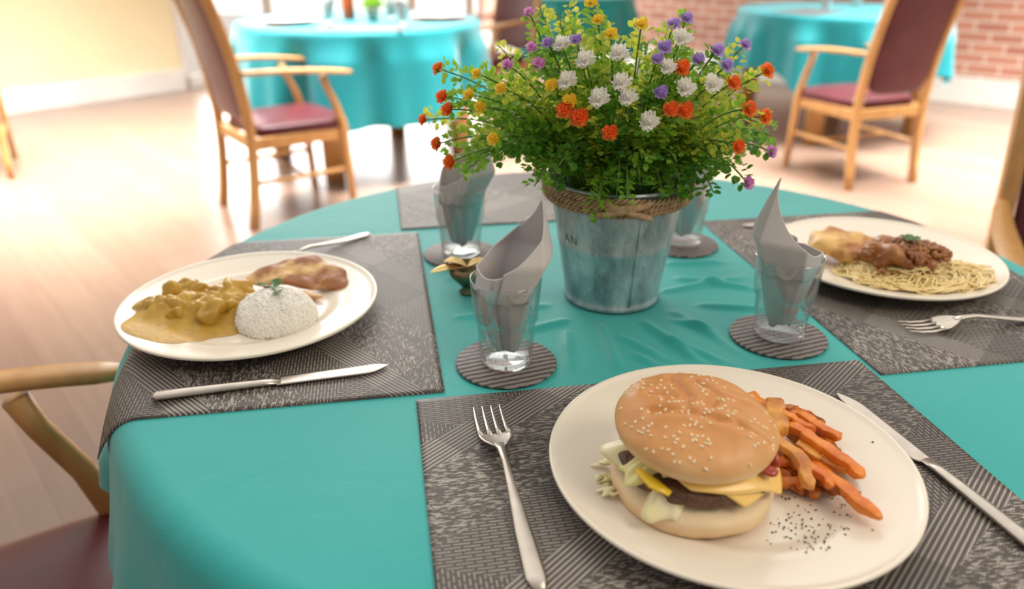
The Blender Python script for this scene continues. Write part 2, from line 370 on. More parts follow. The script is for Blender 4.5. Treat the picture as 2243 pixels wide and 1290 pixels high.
# ---------------------------------------------------------------- tables & cloths
def table(loc, r, label, rz=0):
    t = empty('dining_table', loc, rz); tag(t, label, 'table', 'round dining tables')
    MB().lathe([(0,.722),(r-.006,.722),(r,.727),(r,.742),(r-.006,.7475),(0,.7475)], 64).build('tabletop', M['beech'], t)
    ap = MB(); q = r*.60
    for s in (-1,1):
        ap.box((s*q,0,.675), (.025,2*q-.06,.09)); ap.box((0,s*q,.675), (2*q-.06,.025,.09))
    ap.build('apron', M['beech'], t, smooth=False, bevel=.003)
    for sx in (-1,1):
        for sy in (-1,1):
            MB().tube([(sx*q,sy*q,.720),(sx*q,sy*q,.4),(sx*q,sy*q,0)], [.052,.052,.044], 16, sq=.5).build('leg', M['beech'], t)
    return t
def tablecloth(loc, r, half, rot, label, seg=240, rings=40, waves=(9,14,23), amp=.028, seed=1, maxdrop=.5, wr=None, rc=.014, flare=.04, m='cloth_far_dimmed'):
    tot_r = 24; rnd = random.Random(seed)
    ph = [rnd.uniform(0,6.28) for _ in waves]
    def fn(a, b):
        j = b*(rings+tot_r); th = a*2*PI
        if j <= rings:
            rho = (j/rings)**.8*r; z = 0
            x, y = rho*math.cos(th), rho*math.sin(th)
            if wr: z = wr(x, y)
            return (x, y, z)
        q = (j-rings)/tot_r
        drop = half/max(abs(math.cos(th-rot)), abs(math.sin(th-rot))) - r
        drop = min(drop, maxdrop)
        s = q*q*.45 + q*.55; arc = s*(drop)
        if arc < rc*PI/2:
            rr = r + rc*math.sin(arc/rc); z = -rc*(1-math.cos(arc/rc))
        else:
            d = arc - rc*PI/2; z = -rc - d
            w = sum(math.cos(k*th+p)/(1+i*.7) for i, (k, p) in enumerate(zip(waves, ph)))
            g = min(1, d/.12)**1.3
            rr = r + rc + .002 + d*flare + amp*g*(w*.8+.55)*(.4+d/.4*.6)
        return (rr*math.cos(th), rr*math.sin(th), z)
    o = MB().grid(fn, seg, rings+tot_r+1, True).build('tablecloth', M[m], loc=(loc[0], loc[1], TZ))
    tag(o, label, 'tablecloth', 'turquoise tablecloths')
    return o
CSP = [(-.006,.6835),(.290,.741),(-.070,.982),(.240,1.020)]
e1 = Vector((.986,.166)); e2 = Vector((-.166,.986))
def wr(x, y):
    X, Y = x+TC[0], y+TC[1]
    px, py = (X+.090)*e1.x+(Y-.613)*e1.y, (X+.090)*e2.x+(Y-.613)*e2.y
    mk = min(1, max(0, (px-.030)/.03))*min(1, max(0, (.445-px)/.03))*min(1, max(0, (py-.010)/.03))*min(1, max(0, (.475-py)/.03))
    if mk <= 0: return 0
    for (cx, cy) in CSP: mk *= min(1, max(0, (math.hypot(X-cx, Y-cy)-.054)/.018))
    z = 0
    for (x0,y0,x1,y1,h,w) in ((.15,.775,.20,.67,.0060,.0065),(.19,.80,.25,.69,.0060,.0065),(.225,.82,.34,.80,.0055,.006),(.06,.78,.0,.745,.005,.006),
                              (.10,.765,.11,.65,.0050,.006),(.215,.90,.32,.86,.0055,.006),(.06,.75,.055,.66,.0045,.006),(.17,.73,.235,.67,.005,.005),(.19,.86,.31,.91,.005,.006),(.12,.74,.16,.69,.004,.005),
                              (.21,.95,.30,.955,.005,.006),(.185,.78,.235,.745,.004,.005),(.04,.82,-.06,.79,.004,.006),(.03,.90,-.08,.90,.004,.006),(.13,.70,.17,.65,.004,.005)):
        dx, dy = x1-x0, y1-y0; l2 = dx*dx+dy*dy
        t = max(0, min(1, ((X-x0)*dx+(Y-y0)*dy)/l2)); d = math.hypot(X-x0-t*dx, Y-y0-t*dy)
        fade = math.sin(PI*min(1,max(0,.15+t*.85)))**.6 if 0 < t < 1 else .5
        z += h*math.exp(-(d/w)**2)*fade
    return z*mk
table((TC[0],TC[1],0), TR-.004, 'round wooden dining table under the laid turquoise cloth in front', .4)
tablecloth(TC, TR, .722, math.radians(27), 'turquoise tablecloth on the near table set with the four meals', 400, 150, seed=4, wr=wr, rc=RC, flare=.10, m='cloth', amp=.040, waves=(11,17,29))

# ---------------------------------------------------------------- chairs
def chair(label, loc, f, name='dining_armchair'):
    t = empty(name, (loc[0], loc[1], 0), math.atan2(-f[0], f[1])); tag(t, label, 'chair', 'wooden armchairs with maroon upholstery')
    mb = MB()
    def seat(a, b):
        th, ph = a*2*PI, b*PI
        d = Vector((math.sin(ph)*math.cos(th), math.sin(ph)*math.sin(th), -math.cos(ph)))
        d = Vector([math.copysign(abs(q)**.35, q) for q in d])
        return (d.x*(.222+.012*d.y), .025+d.y*.217, .405+d.z*.03+(.014*(1-d.x*d.x)*(1-d.y*d.y) if d.z > 0 else 0))
    mb.grid(seat, 40, 20, True); mb.build('seat', M['vinyl'], t)
    def back(a, b):
        th, ph = a*2*PI, b*PI
        d = Vector((math.sin(ph)*math.cos(th), math.sin(ph)*math.sin(th), -math.cos(ph)))
        d = Vector([math.copysign(abs(q)**.35, q) for q in d])
        z = .745+d.z*.285; u = (z-.44)/.6
        return (d.x*.186, -.215-.10*u*u-.03*u+d.y*.018-.012*(1-d.x*d.x), z)
    MB().grid(back, 40, 24, True).build('backrest', M['vinyl'], t)
    for s in (-1,1):
        pts = []
        for i in range(13):
            z = i/12*1.06; u = (z-.44)/.6
            y = -.215-.10*u*u-.03*u if u > 0 else -.215-.05*u*u*1.5
            pts.append((s*.207, y, z))
        MB().tube(pts, [(.017,.021)]*13, 12, sq=.55).build('back_post', M['beech'], t)
        MB().tube([(s*.222,.215,0),(s*.222,.205,.22),(s*.222,.195,.40),(s*.226,.165,.50),(s*.232,.13,.575),(s*.236,.115,.622)], [.015,.017,.019,.015,.014,.016], 12, sq=.6).build('front_leg', M['beech'], t)
        arm = []
        for i in range(13):
            q = i/12; y = -.235+q*.485
            arm.append((s*(.212+.036*math.sin(q*PI*.85)), y, .655-.030*q+.012*math.sin(q*PI)))
        MB().tube(arm, [(.011,.011)]+[(.015+.007*min(1,i/6),.011) for i in range(1,12)]+[(.013,.008)], 12, sq=.7).build('armrest', M['beech'], t)
        MB().box((s*.214,0,.365), (.02,.40,.05)).build('side_rail', M['beech'], t, smooth=False, bevel=.003)
        MB().tube([(s*.212,-.215,.20),(s*.218,.20,.20)], .010, 10).build('stretcher', M['beech'], t)
    MB().box((0,-.212,.365), (.39,.02,.05)).build('back_rail', M['beech'], t, smooth=False, bevel=.003)
    MB().box((0,.200,.365), (.42,.02,.05)).build('front_rail', M['beech'], t, smooth=False, bevel=.003)
    MB().tube([(-.214,0,.20),(.214,0,.20)], .009, 10).build('stretcher', M['beech'], t)
    MB().tube([(-.19,-.325,1.04),(0,-.335,1.045),(.19,-.325,1.04)], [(.018,.014)]*3, 10, sq=.6).build('top_rail', M['beech'], t)
    return t
fn_ = Vector((.86,.51)); lf_ = Vector((-.51,.86))
tipf = Vector((-.512,.885))
ch = chair('wooden armchair pushed up to the near table beside the curry and rice plate', tipf-.245*fn_-.235*lf_, fn_)
def chair_copy(label, loc, f):
    c = copy_tree(ch); c.location = (loc[0], loc[1], 0); c.rotation_euler.z = math.atan2(-f[0], f[1]); c['label'] = label
    return c
chair_copy('wooden armchair with maroon backrest at the far left table, beside the cream wall', (-1.04,3.47), (.80,.60))
chair_copy('wooden armchair with maroon backrest at the far right table, near the brick wall', (1.80,4.04), (-.35,.94))
chair_copy('armchair cut off by the right frame edge, beside the spaghetti plate', (1.125,1.215), (-.35,-.94))
chair_copy('armchair at the far left frame edge by the cream wall, only its legs showing', (-2.95,4.05), (-.5,.85))
chair_copy('armchair with maroon backrest behind the flowers, between two far tables', (-.16,5.45), (-.75,-.66))

LT = (-.83,4.42); RT = (2.09,5.15); MT = (.50,6.5)
table((LT[0],LT[1],0), .64, 'round wooden table with thick legs under turquoise cloth at far left', .62)
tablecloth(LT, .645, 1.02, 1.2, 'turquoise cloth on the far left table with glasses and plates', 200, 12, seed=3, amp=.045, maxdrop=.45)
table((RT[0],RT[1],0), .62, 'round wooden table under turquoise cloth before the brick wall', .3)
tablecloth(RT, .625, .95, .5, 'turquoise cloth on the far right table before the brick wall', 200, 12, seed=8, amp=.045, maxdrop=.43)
table((MT[0],MT[1],0), .445, 'round wooden table farthest away, behind the flowers', .3)
tablecloth(MT, .45, .80, .2, 'turquoise cloth on the farthest table, seen behind the flowers', 160, 10, seed=9, amp=.04, maxdrop=.45, m='cloth')  # lighter cloth colour here so the farthest table looks lit

# ---------------------------------------------------------------- placemats
def placemat(cx, cy, wx, wy, rot, label, curl=None):
    c, s = math.cos(rot), math.sin(rot)
    n1, n2 = 81, 61
    def zz(x, y):
        X = cx + c*x - s*y; Y = cy + s*x + c*y
        a = math.hypot(X-TC[0], Y-TC[1]) - TR + .001
        z = -(a*a)/(2*(RC+.003)) if a > 0 else 0
        if a > .022: z -= (a-.022)*.6
        return z
    mb = MB(); th = .0016
    mb.grid(lambda a, b: ((a-.5)*wx, (b-.5)*wy, th+zz((a-.5)*wx, (b-.5)*wy)), n1, n2); mb.grid(lambda a, b: ((a-.5)*wx, (b-.5)*wy, zz((a-.5)*wx, (b-.5)*wy)), n1, n2)
    o = n1*n2; per = [i for i in range(n1)] + [j*n1+n1-1 for j in range(1,n2)] + [(n2-1)*n1+i for i in range(n1-2,-1,-1)] + [j*n1 for j in range(n2-2,0,-1)]
    for k in range(len(per)):
        p, q = per[k], per[(k+1)%len(per)]; mb.f.append((p, p+o, q+o, q))
    ob = mb.build('placemat', M['placemat'], loc=(cx,cy,TZ+.0003), rz=rot)
    tag(ob, label, 'placemat', 'grey woven placemats')
rt = math.radians(9.6)
def frm(corner, dx, dy):
    return (corner[0]+e1.x*dx+e2.x*dy, corner[1]+e1.y*dx+e2.y*dy)
c_ = frm((-.090,.613), .2265, -.162); placemat(c_[0], c_[1], .453, .324, rt, 'grey woven placemat under the burger plate')
c_ = frm((-.139,1.069), -.160, -.2235); placemat(c_[0], c_[1], .447, .32, rt+PI/2, 'grey woven placemat under the curry plate')
c_ = frm((.290,1.118), .163, -.232); placemat(c_[0], c_[1], .464, .325, rt-PI/2, 'grey woven placemat under the spaghetti plate')
c_ = frm((-.166,1.082), .222, .150); placemat(c_[0], c_[1], .444, .30, rt+PI, 'grey woven placemat without a plate, behind the bucket')

# ---------------------------------------------------------------- plates
def plate_h(r):
    if r < .080: return .0062
    if r < .102:
        q = (r-.080)/.022; return .0062+.0058*q*q*(3-2*q)
    return .012+(r-.102)/.0405*.0095
def plate(loc, label, rad=.1425):
    k = rad/.1425
    prof = [(0,.0022),(.066,.0022),(.070,0),(.076,0),(.080,.003),(.100,.0078),(.125,.0135),(.1405,.0178),(.1425,.0195),(.1425,.0213),(.1410,.0224),(.139,.0215)]
    prof += [(r/1000, plate_h(r/1000)) for r in range(136, 76, -3)] + [(.05,.006),(.0,.006)]
    o = MB().lathe([(r*k, z) for r, z in prof], 128).build('dinner_plate', M['china'], loc=(loc[0],loc[1],MZ))
    return tag(o, label, 'plate', 'cream dinner plates')
NP = (.172,.499); LP = (-.298,.794); RP = (.485,.932)
plate(NP, 'round cream plate holding the burger and sweet potato fries')
plate(LP, 'round cream plate holding curry, rice and grilled fillet')
plate(RP, 'round cream plate holding spaghetti and garlic bread')

# ---------------------------------------------------------------- glasses, coasters, napkins
def coaster(x, y, label):
    o = MB().lathe([(0,0),(.0505,0),(.0515,.001),(.0515,.002),(.0505,.003),(0,.003)], 64).build('coaster', M['coaster'], loc=(x,y,TZ+.0006))
    tag(o, label, 'coaster', 'round grey woven coasters')
GB = TZ+.0038
def glass(x, y, label, z=GB, group='clear drinking glasses'):
    prof = [(0,.001),(.020,0),(.0255,.001),(.027,.004),(.0295,.044),(.0302,.0475),(.0320,.050),(.0352,.0915),(.0350,.093),(.0343,.093),(.0340,.0915),(.0308,.051),(.0291,.048),(.0283,.044),(.0257,.009),(.022,.007),(0,.007)]
    o = MB().lathe(prof, 64).build('drinking_glass', M['glass'], loc=(x,y,z))
    return tag(o, label, 'glass', group)
def napkin(x, y, ph, label, z=GB, low=.098, high=.170, seed=0, lean=0, ex=1.2):
    ns = 5
    def fn(a, b):
        phi = ph - 2.2 + a*2*PI*1.32
        cc_ = ((1+math.cos(phi-ph))/2)
        zt = low + (high-low)*(.88*cc_**ex+.12*cc_**12)
        if a > .72: zt -= (a-.72)*.10
        z0 = .012+.007*abs(math.sin(phi*1.5+seed))
        zz = z0 + b*(zt-z0)
        if zz < .060: r = .013+.0140*((zz-.012)/.048)**.8 if zz > .012 else .013
        else: r = .0270+(min(zz,.093)-.060)/.033*.0052
        if zz > .093: r += min(.005, (zz-.093)*.28) - max(0, zz-.115)*.50
        sec = 2*PI/ns; pm = (phi-ph+seed*.3) % sec - sec/2
        poly = math.cos(sec/2)/math.cos(pm)
        k = .75 if zz > .07 else .9
        r *= (1-k)+k*poly*1.10
        r = min(r, .0262+max(0, min(zz,.093)-.009)*.083) if zz < .093 else r
        r -= .0019*a*1.3
        if zz < .075:
            fold = abs(((6*phi+seed+zz*22)/PI) % 2 - 1); r -= .0045*fold
        r = max(r, .003)
        tilt = max(0, zz-.08)*lean
        return (r*math.cos(phi)+tilt*math.cos(ph), r*math.sin(phi)+tilt*math.sin(ph), zz)
    o = MB().grid(fn, 170, 56).build('napkin', M['napkin'], loc=(x,y,z), solid=.0013)
    tag(o, label, 'napkin', 'grey napkins folded in glasses')
spots = [(CSP[0],.35,'in front of the bucket, beside the curry plate',.168,.30,4,1.15),
         (CSP[1],PI+.05,'beside the burger and spaghetti plates',.176,.18,7,2.0),
         (CSP[2],.5,'behind the curry plate, left of the bucket',.160,.28,2,.8),
         (CSP[3],.4,'half hidden behind the bucket and flowers',.160,.25,9,1.2)]
for (x, y), ph, w, hi, ln, sd, ex in spots:
    coaster(x, y, 'round grey coaster '+w); glass(x, y, 'clear glass with napkin '+w)
    napkin(x, y, ph, 'grey cone-folded napkin in the glass '+w, high=hi, lean=ln, seed=sd, ex=ex)

# ---------------------------------------------------------------- cutlery (local +y towards the tip)
def fork(p0, p1, label, z=MZ):
    p0, p1 = Vector(p0), Vector(p1); d = p0-p1; Ln = d.length
    t = empty('fork', (p1.x,p1.y,z), math.atan2(-d.x, d.y)); tag(t, label, 'fork', 'steel forks')
    k = Ln/.20
    hp = [(0,0,.0022),(0,.010,.0022),(0,.05,.004),(0,.09,.009),(0,.115,.0125),(0,.130,.012),(0,.140,.0095)]
    hr = [(.0035,.0010),(.0075,.0016),(.0062,.0018),(.0036,.0020),(.0028,.0020),(.0034,.0018),(.006,.0012)]
    MB().tube([(x,y*k,zz) for x,y,zz in hp], hr, 14).build('handle', M['steel'], t)
    def head(a, b):
        y = .136+b*.024; w = .005+.0095*math.sin(min(1,b*1.25)*PI/2)
        zc = .0098-.0075*b+.0008
        x = (a-.5)*2*w
        return (x, y*k, zc+ (x/.0135)**2*.0016)
    MB().grid(head, 15, 9).build('head', M['steel'], t, solid=.0016)
    for i in range(4):
        x = -.0122+i*.00813
        MB().tube([(x,.158*k,.0042+(x/.0135)**2*.0012),(x,.170*k,.0028),(x*1.0,.185*k,.0028),(x*.98,.199*k,.0045)], [(.0026,.0010),(.0023,.0010),(.0019,.0009),(.0008,.0005)], 8).build('tine', M['steel'], t)
def knife(p0, p1, label, z=MZ, flip=1):
    p0, p1 = Vector(p0), Vector(p1); d = p0-p1; Ln = d.length
    t = empty('table_knife', (p1.x,p1.y,z), math.atan2(-d.x, d.y)); tag(t, label, 'knife', 'steel table knives')
    k = Ln/.22
    MB().tube([(0,0,.0040),(0,.004,.0042),(0,.03,.0042),(0,.07,.0040),(0,.10,.0036),(0,.116,.003)], [(.004,.0020),(.0072,.0036),(.0068,.0036),(.0058,.0034),(.0050,.0030),(.0058,.0020)], 14).build('handle', M['steel'], t)
    def bl(a, b):
        y = .112*k + b*(Ln-.112*k)
        back = .0065 if b < .75 else .0065-.011*((b-.75)/.25)**2.0
        edge = -.0095*min(1, b*10+.5) + (0 if b < .85 else .005*((b-.85)/.15)**2)
        return (flip*(edge+(back-edge)*a), y, .0026)
    MB().grid(bl, 8, 40).build('blade', M['steel'], t, solid=.0014)
fork((-.0235,.596), (.0185,.378), 'steel fork left of the burger plate')
knife((.312,.621), (.372,.405), 'steel knife right of the burger plate')
knife((-.124,.668), (-.337,.612), 'steel knife in front of the curry plate')
fork((-.325,.916), (-.210,1.058), 'steel fork half hidden behind the curry plate')
fork((.432,.755), (.630,.778), 'steel fork in front of the spaghetti plate')
knife((.345,1.095), (.560,1.088), 'steel knife behind the spaghetti plate')

# ---------------------------------------------------------------- bucket and rope
BX, BY = .121, .852; BB = TZ+.0012
bk = empty('flower_bucket', (BX,BY,BB)); tag(bk, 'galvanized metal bucket with rope round its neck, holding the flowers', 'bucket')
BH = .150
rad = lambda z: .0550+(.0785-.0550)*z/BH
prof = [(0,.004),(.048,.004),(.054,.002),(.055,0),(.0575,.0015),(.0575,.006),(.056,.008)]
prof += [(rad(z)+ (.0008 if abs(z-.075) < .003 else 0), z) for z in (.012,.03,.05,.070,.073,.075,.077,.080,.10,.125,.145)]
prof += [(.0785,.148),(.077,.147)]+[(rad(z)-.0015, z) for z in (.14,.1,.05,.008)]+[(0,.008)]
MB().lathe(prof, 96).build('body', M['galv'], bk)
def ringtube(R_, z, r, n=72):
    mb = MB()
    mb.grid(lambda a, b: ((R_+r*math.cos(b*2*PI))*math.cos(a*2*PI), (R_+r*math.cos(b*2*PI))*math.sin(a*2*PI), z+r*math.sin(b*2*PI)), n, 11, True)
    return mb
ringtube(.0795,.1485,.0024).build('rim', M['galv'], bk)
for an in (PI*.97, -.03):
    e = MB(); c0 = Vector((.081*math.cos(an),.081*math.sin(an),.146)); tg = Vector((-math.sin(an),math.cos(an),0)); od = Vector((math.cos(an),math.sin(an),0))
    e.tube([c0+tg*.013*math.cos(q)+Vector((0,0,.016))*math.sin(q)+od*.003 for q in [i*PI/12 for i in range(13)]], .0022, 8)
    e.build('ear', M['galv'], bk)
seam = MB(); an = -PI/2+.25
seam.tube([((rad(z)+.0004)*math.cos(an),(rad(z)+.0004)*math.sin(an),z) for z in (.008,.05,.1,.135)], (.0012), 6); seam.build('seam', M['galv'], bk)
rope = MB()
for lv, (zz, rr) in enumerate(((.1430,.0838),(.1365,.0828),(.1300,.0820))):
    for sd in range(3):
        pts = []
        for i in range(301):
            q = i/300*2*PI; tw = q*28+sd*2.094
            r = rr+.0024*math.cos(tw); z = zz+.0024*math.sin(tw)+.0016*math.sin(q*2+lv)+.0006*math.sin(q*7+lv*2)
            pts.append((r*math.cos(q), r*math.sin(q), z))
        rope.tube(pts, .0017, 6)
rf = random.Random(6)
for k in range(240):
    q = rf.uniform(0, 2*PI); z = rf.uniform(.127,.146); r = .0845
    p = Vector((r*math.cos(q), r*math.sin(q), z)); tg = Vector((-math.sin(q), math.cos(q), rf.uniform(-.6,.6))).normalized(); od = Vector((math.cos(q), math.sin(q), 0))
    rope.tube([p-tg*.003, p+od*.0012, p+tg*.004+od*rf.uniform(.001,.003)], .00022, 4)
rope.build('rope', M['jute'], bk)
kn = MB()
for (aa, zz0, ln, st) in ((-PI/2-.05,.1355,.038,.35),(-PI/2+.02,.134,.034,-.5),(-PI/2+.0,.139,.030,.1)):
    for sd in range(3):
        pts = []
        for i in range(41):
            s_ = (i/40-.5); q = aa + s_*ln/.084*1.4; tw = s_*40+sd*2.094
            r = .0875+.003*math.cos(s_*PI)+.0022*math.cos(tw); z = zz0+s_*st*ln+.0022*math.sin(tw)
            pts.append((r*math.cos(q), r*math.sin(q), z))
        kn.tube(pts, .0019, 6)
kn.build('rope_knot', M['jute'], bk)
sc = MB()
def onb(x, z):
    q = -PI/2-1.08 + x/.068
    return ((rad(z)+.0003)*math.cos(q), (rad(z)+.0003)*math.sin(q), z)
zl, hl = .082, .010
for st in ([(.000,0),(.004,1),(.008,0)], [(.0017,.38),(.0063,.38)], [(.012,0),(.012,1),(.0195,0),(.0195,1)]):
    pts = []
    for i in range(len(st)-1):
        for k in range(5):
            q = k/4; pts.append(onb(st[i][0]+(st[i+1][0]-st[i][0])*q, zl+hl*(st[i][1]+(st[i+1][1]-st[i][1])*q)))
    pts = [p for i, p in enumerate(pts) if i == 0 or (Vector(p)-Vector(pts[i-1])).length > 1e-6]
    sc.tube(pts, .00040, 5)
sc.build('lettering', M['ink'], bk)

# ---------------------------------------------------------------- flowers
blooms = {'orange': [(963,152),(930,263),(972,213),(984,240),(960,315),(988,355),(1238,242),(1270,258),(1336,291),(1468,240),(1499,243),(1492,150),(1605,183),(1677,157),(1638,240),(1672,257),(1615,322)],
 'yellow': [(1046,162),(1099,195),(1029,208),(1082,305),(1208,187),(1248,222),(1310,45),(1405,55),(1338,76),(1055,235),(1295,8)],
 'white': [(1282,135),(1243,180),(1312,218),(1360,183),(1420,268),(1462,150),(1500,195),(1558,187),(1355,120),(1492,88),(1230,100),(1375,215)],
 'purple': [(1475,55),(1503,42),(1447,203),(1570,112),(1630,100),(1455,105),(1200,95),(1528,132),(1262,88),(1590,145),(1440,130)],
 'pink': [(1160,30),(1165,105),(1113,143),(1687,332),(1636,400),(1180,140)]}
EC = Vector((.105,.850,.955)); ER = Vector((.195,.140,.150))
CAM = Vector((0,0,CAMZ))
def dome(u, v):
    d = ray(u, v); o = CAM-EC
    ds = Vector((d.x/ER.x, d.y/ER.y, d.z/ER.z)); os_ = Vector((o.x/ER.x, o.y/ER.y, o.z/ER.z))
    a, b, c = ds.dot(ds), os_.dot(ds), os_.dot(os_)-1
    D = b*b-a*c
    t = (-b-math.sqrt(D))/a if D > 0 else -b/a
    return CAM+d*t
def bloom_mesh(seed, r=.0110):
    mb = MB(); rnd = random.Random(seed)
    mb.blob((0,0,.002), r*.45, .001, 200, 8, 6)
    for layer, (n, tilt, ln) in enumerate(((6,.15,1.0),(6,.65,.95),(5,1.1,.8))):
        for k in range(n):
            az = 2*PI*k/n+layer*.5+rnd.uniform(-.2,.2); tl = tilt+rnd.uniform(-.2,.2); l2 = ln*rnd.uniform(.85,1.15)
            rad_ = Vector((math.cos(az),math.sin(az),0)); tg = Vector((-math.sin(az),math.cos(az),0))
            def fn(a, b):
                w = r*.40*math.sin(PI*(.12+.80*b))**.7*l2; x = (a-.5)*2*w
                l = b*r*l2*(1-.18*abs(math.sin(a*PI*2))); cur = tl+b*.15
                p = rad_*(l*math.cos(cur)) + Vector((0,0,1))*(l*math.sin(cur)*.95+ .0014*math.sin(a*9+k)*b) + tg*x
                return p - Vector((0,0,abs(x)*.25-.001))
            mb.grid(fn, 6, 5)
    return mb
BM = {}
for k in COL:
    o = bloom_mesh(len(k)*7).build('bloom', M['fl_'+k]); BM[k] = o.data; bpy.data.objects.remove(o)
def leaf(mb, p, d, n, s):
    a = d.cross(n)
    if a.length < 1e-4: return
    a.normalize(); n = a.cross(d).normalized()
    vs = [p, p+d*s*.35+a*s*.38+n*s*.06, p+d*s*.8+a*s*.32+n*s*.10, p+d*s*1.05, p+d*s*.8-a*s*.32+n*s*.10, p+d*s*.35-a*s*.38+n*s*.06, p+d*s*.5-n*s*.03]
    mb.add(vs, [(0,1,6),(1,2,6),(2,3,6),(3,4,6),(4,5,6),(5,0,6)])
def stem_path(tip, rnd):
    ax = tip-Vector((BX,BY,tip.z)); L_ = ax.length
    b0 = Vector((BX,BY,BB+.09)) + ax*(.035/max(L_,.035))*rnd.uniform(.4,1)
    lip = Vector((BX,BY,BB+.165)) + ax.normalized()*min(.066, L_*.5) if L_ > .001 else Vector((BX,BY,BB+.165))
    lip.z += .005
    droop = tip.z < 0.93
    c1 = lip + Vector((0,0,.02 if not droop else .03))
    pts = []
    for i in range(5): q = i/4; pts.append(b0.lerp(lip, q))
    mid_ = c1+(tip-lip)*.45+Vector((0,0,.015))
    for i in range(1,13):
        q = i/12; pts.append(lip.lerp(mid_, q).lerp(mid_.lerp(tip, q), q))
    return pts
def make_stem(tip, color, label, group, rnd, dens=1.0, bs=1.0, tone=None):
    base = Vector((BX,BY,BB+.09))
    t = empty('artificial_flower' if color else 'leafy_spray', base); tag(t, label, 'flower' if color else 'foliage', group)
    pts = [p-base for p in stem_path(tip, rnd)]
    MB().tube(pts, [.0009]*(len(pts)-1)+[.0006], 6).build('stem', M['stem'], t)
    lm = MB(); seglen = [(pts[i+1]-pts[i]).length for i in range(len(pts)-1)]
    outward = (tip-EC).normalized()
    for i in range(4, len(pts)-1):
        nl = max(3, int(seglen[i]/.00135*dens))
        for k in range(nl):
            p = pts[i].lerp(pts[i+1], rnd.random())
            tdir = (pts[i+1]-pts[i]).normalized()
            sd = Vector((rnd.uniform(-1,1),rnd.uniform(-1,1),rnd.uniform(-.8,1))); sd = (sd - tdir*sd.dot(tdir)).normalized()
            q = p + sd*(.001+.012*rnd.random()**1.3)*(1 if i < 13 else .75)
            d = (sd+tdir*rnd.uniform(.1,.9)).normalized()
            leaf(lm, q, d, (Vector((0,0,1))+sd*.4+Vector((rnd.uniform(-.6,.6),rnd.uniform(-.9,.2),0))).normalized(), rnd.uniform(.0058,.0096))
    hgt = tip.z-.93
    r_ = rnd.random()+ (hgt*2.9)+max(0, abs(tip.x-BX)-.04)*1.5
    lmname = tone or ('leaf1' if r_ < .48 else ('leaf2' if r_ < 1.08 else 'leaf3'))  # random tone plus painted backlight: lighter leaves towards top and sides
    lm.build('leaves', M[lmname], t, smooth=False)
    if color:
        o = bpy.data.objects.new('bloom', BM[color]); C.objects.link(o); o.parent = t; o.location = tip-base
        od = (outward*1.0+Vector((0,-.35,.45))).normalized()
        o.rotation_euler = od.to_track_quat('Z','Y').to_euler(); s_ = bs*rnd.uniform(.85,1.1); o.scale = (s_,s_,s_)
    return t
ORD = ['first','second','third','fourth','fifth','sixth','seventh','eighth','ninth','tenth','eleventh','twelfth','thirteenth','fourteenth','fifteenth','sixteenth','seventeenth']
rnd = random.Random(5)
for col, lst in blooms.items():
    lst = sorted(lst)
    for i, (u, v) in enumerate(lst):
        tip = dome(u, v)
        w = 'leftmost' if i == 0 else ('rightmost' if i == len(lst)-1 else ORD[i]+' from the left')
        make_stem(tip, col, 'artificial stem with a ruffled %s bloom, %s of the %s ones' % (col, w, col), col+' artificial flowers in the bucket', rnd, 1.15, .98 if col == 'white' else (.88 if col == 'orange' else .74))
for k in range(94):
    az = k*2.39996; el = rnd.uniform(-.45,1.3) if k % 3 else rnd.uniform(-.5,.1)
    d = Vector((math.cos(az)*math.cos(el), math.sin(az)*math.cos(el), math.sin(el)))
    s_ = rnd.uniform(.66,.95)
    tip = EC+Vector((d.x*ER.x*s_, d.y*ER.y*s_, d.z*ER.z*s_))
    if tip.z < .91 and math.hypot(tip.x-BX, tip.y-BY) < .10:
        h = Vector((tip.x-BX, tip.y-BY, 0)).normalized()*.10; tip = Vector((BX+h.x, BY+h.y, tip.z+.03))
    make_stem(tip, None, 'flowerless leafy green spray filling the bucket arrangement', 'leafy filler sprays in the bucket', rnd, 1.0)
for k in range(26):
    az = k*2*PI/26+rnd.uniform(-.1,.1); h = rnd.uniform(.088,.115)
    tip = Vector((BX+h*math.cos(az), BY+h*math.sin(az), BB+rnd.uniform(.145,.175)))
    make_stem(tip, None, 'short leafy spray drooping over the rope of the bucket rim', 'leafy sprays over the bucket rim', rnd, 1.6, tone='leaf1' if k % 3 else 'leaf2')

# ---------------------------------------------------------------- brass ornament
br = empty('salt_bowl', (-.054,.856,TZ+.001)); tag(br, 'small brass bowl with golden leaf behind the front napkin glass', 'ornament')
MB().lathe([(0,0),(.010,0),(.011,.003),(.006,.008),(.012,.014),(.021,.024),(.024,.036),(.0225,.036),(.019,.026),(.010,.017),(0,.016)], 32).build('bowl', M['darkmetal'], br)
for az, ln, ti in ((PI+.45,.048,.05),(PI-.1,.030,.45),(.3,.026,.4)):
    rd = Vector((math.cos(az),math.sin(az),0)); tg = Vector((-math.sin(az),math.cos(az),0))
    def fn(a, b):
        w = .0085*math.sin(PI*b)**.8; x = (a-.5)*2*w
        return rd*(b*ln*math.cos(ti*(1-b*.6)))+Vector((0,0,.034+b*ln*math.sin(ti*(1-b*.6))-abs(x)*-.5))+tg*x
    MB().grid(fn, 7, 12).build('golden_leaf', M['gold'], br, solid=.0008)

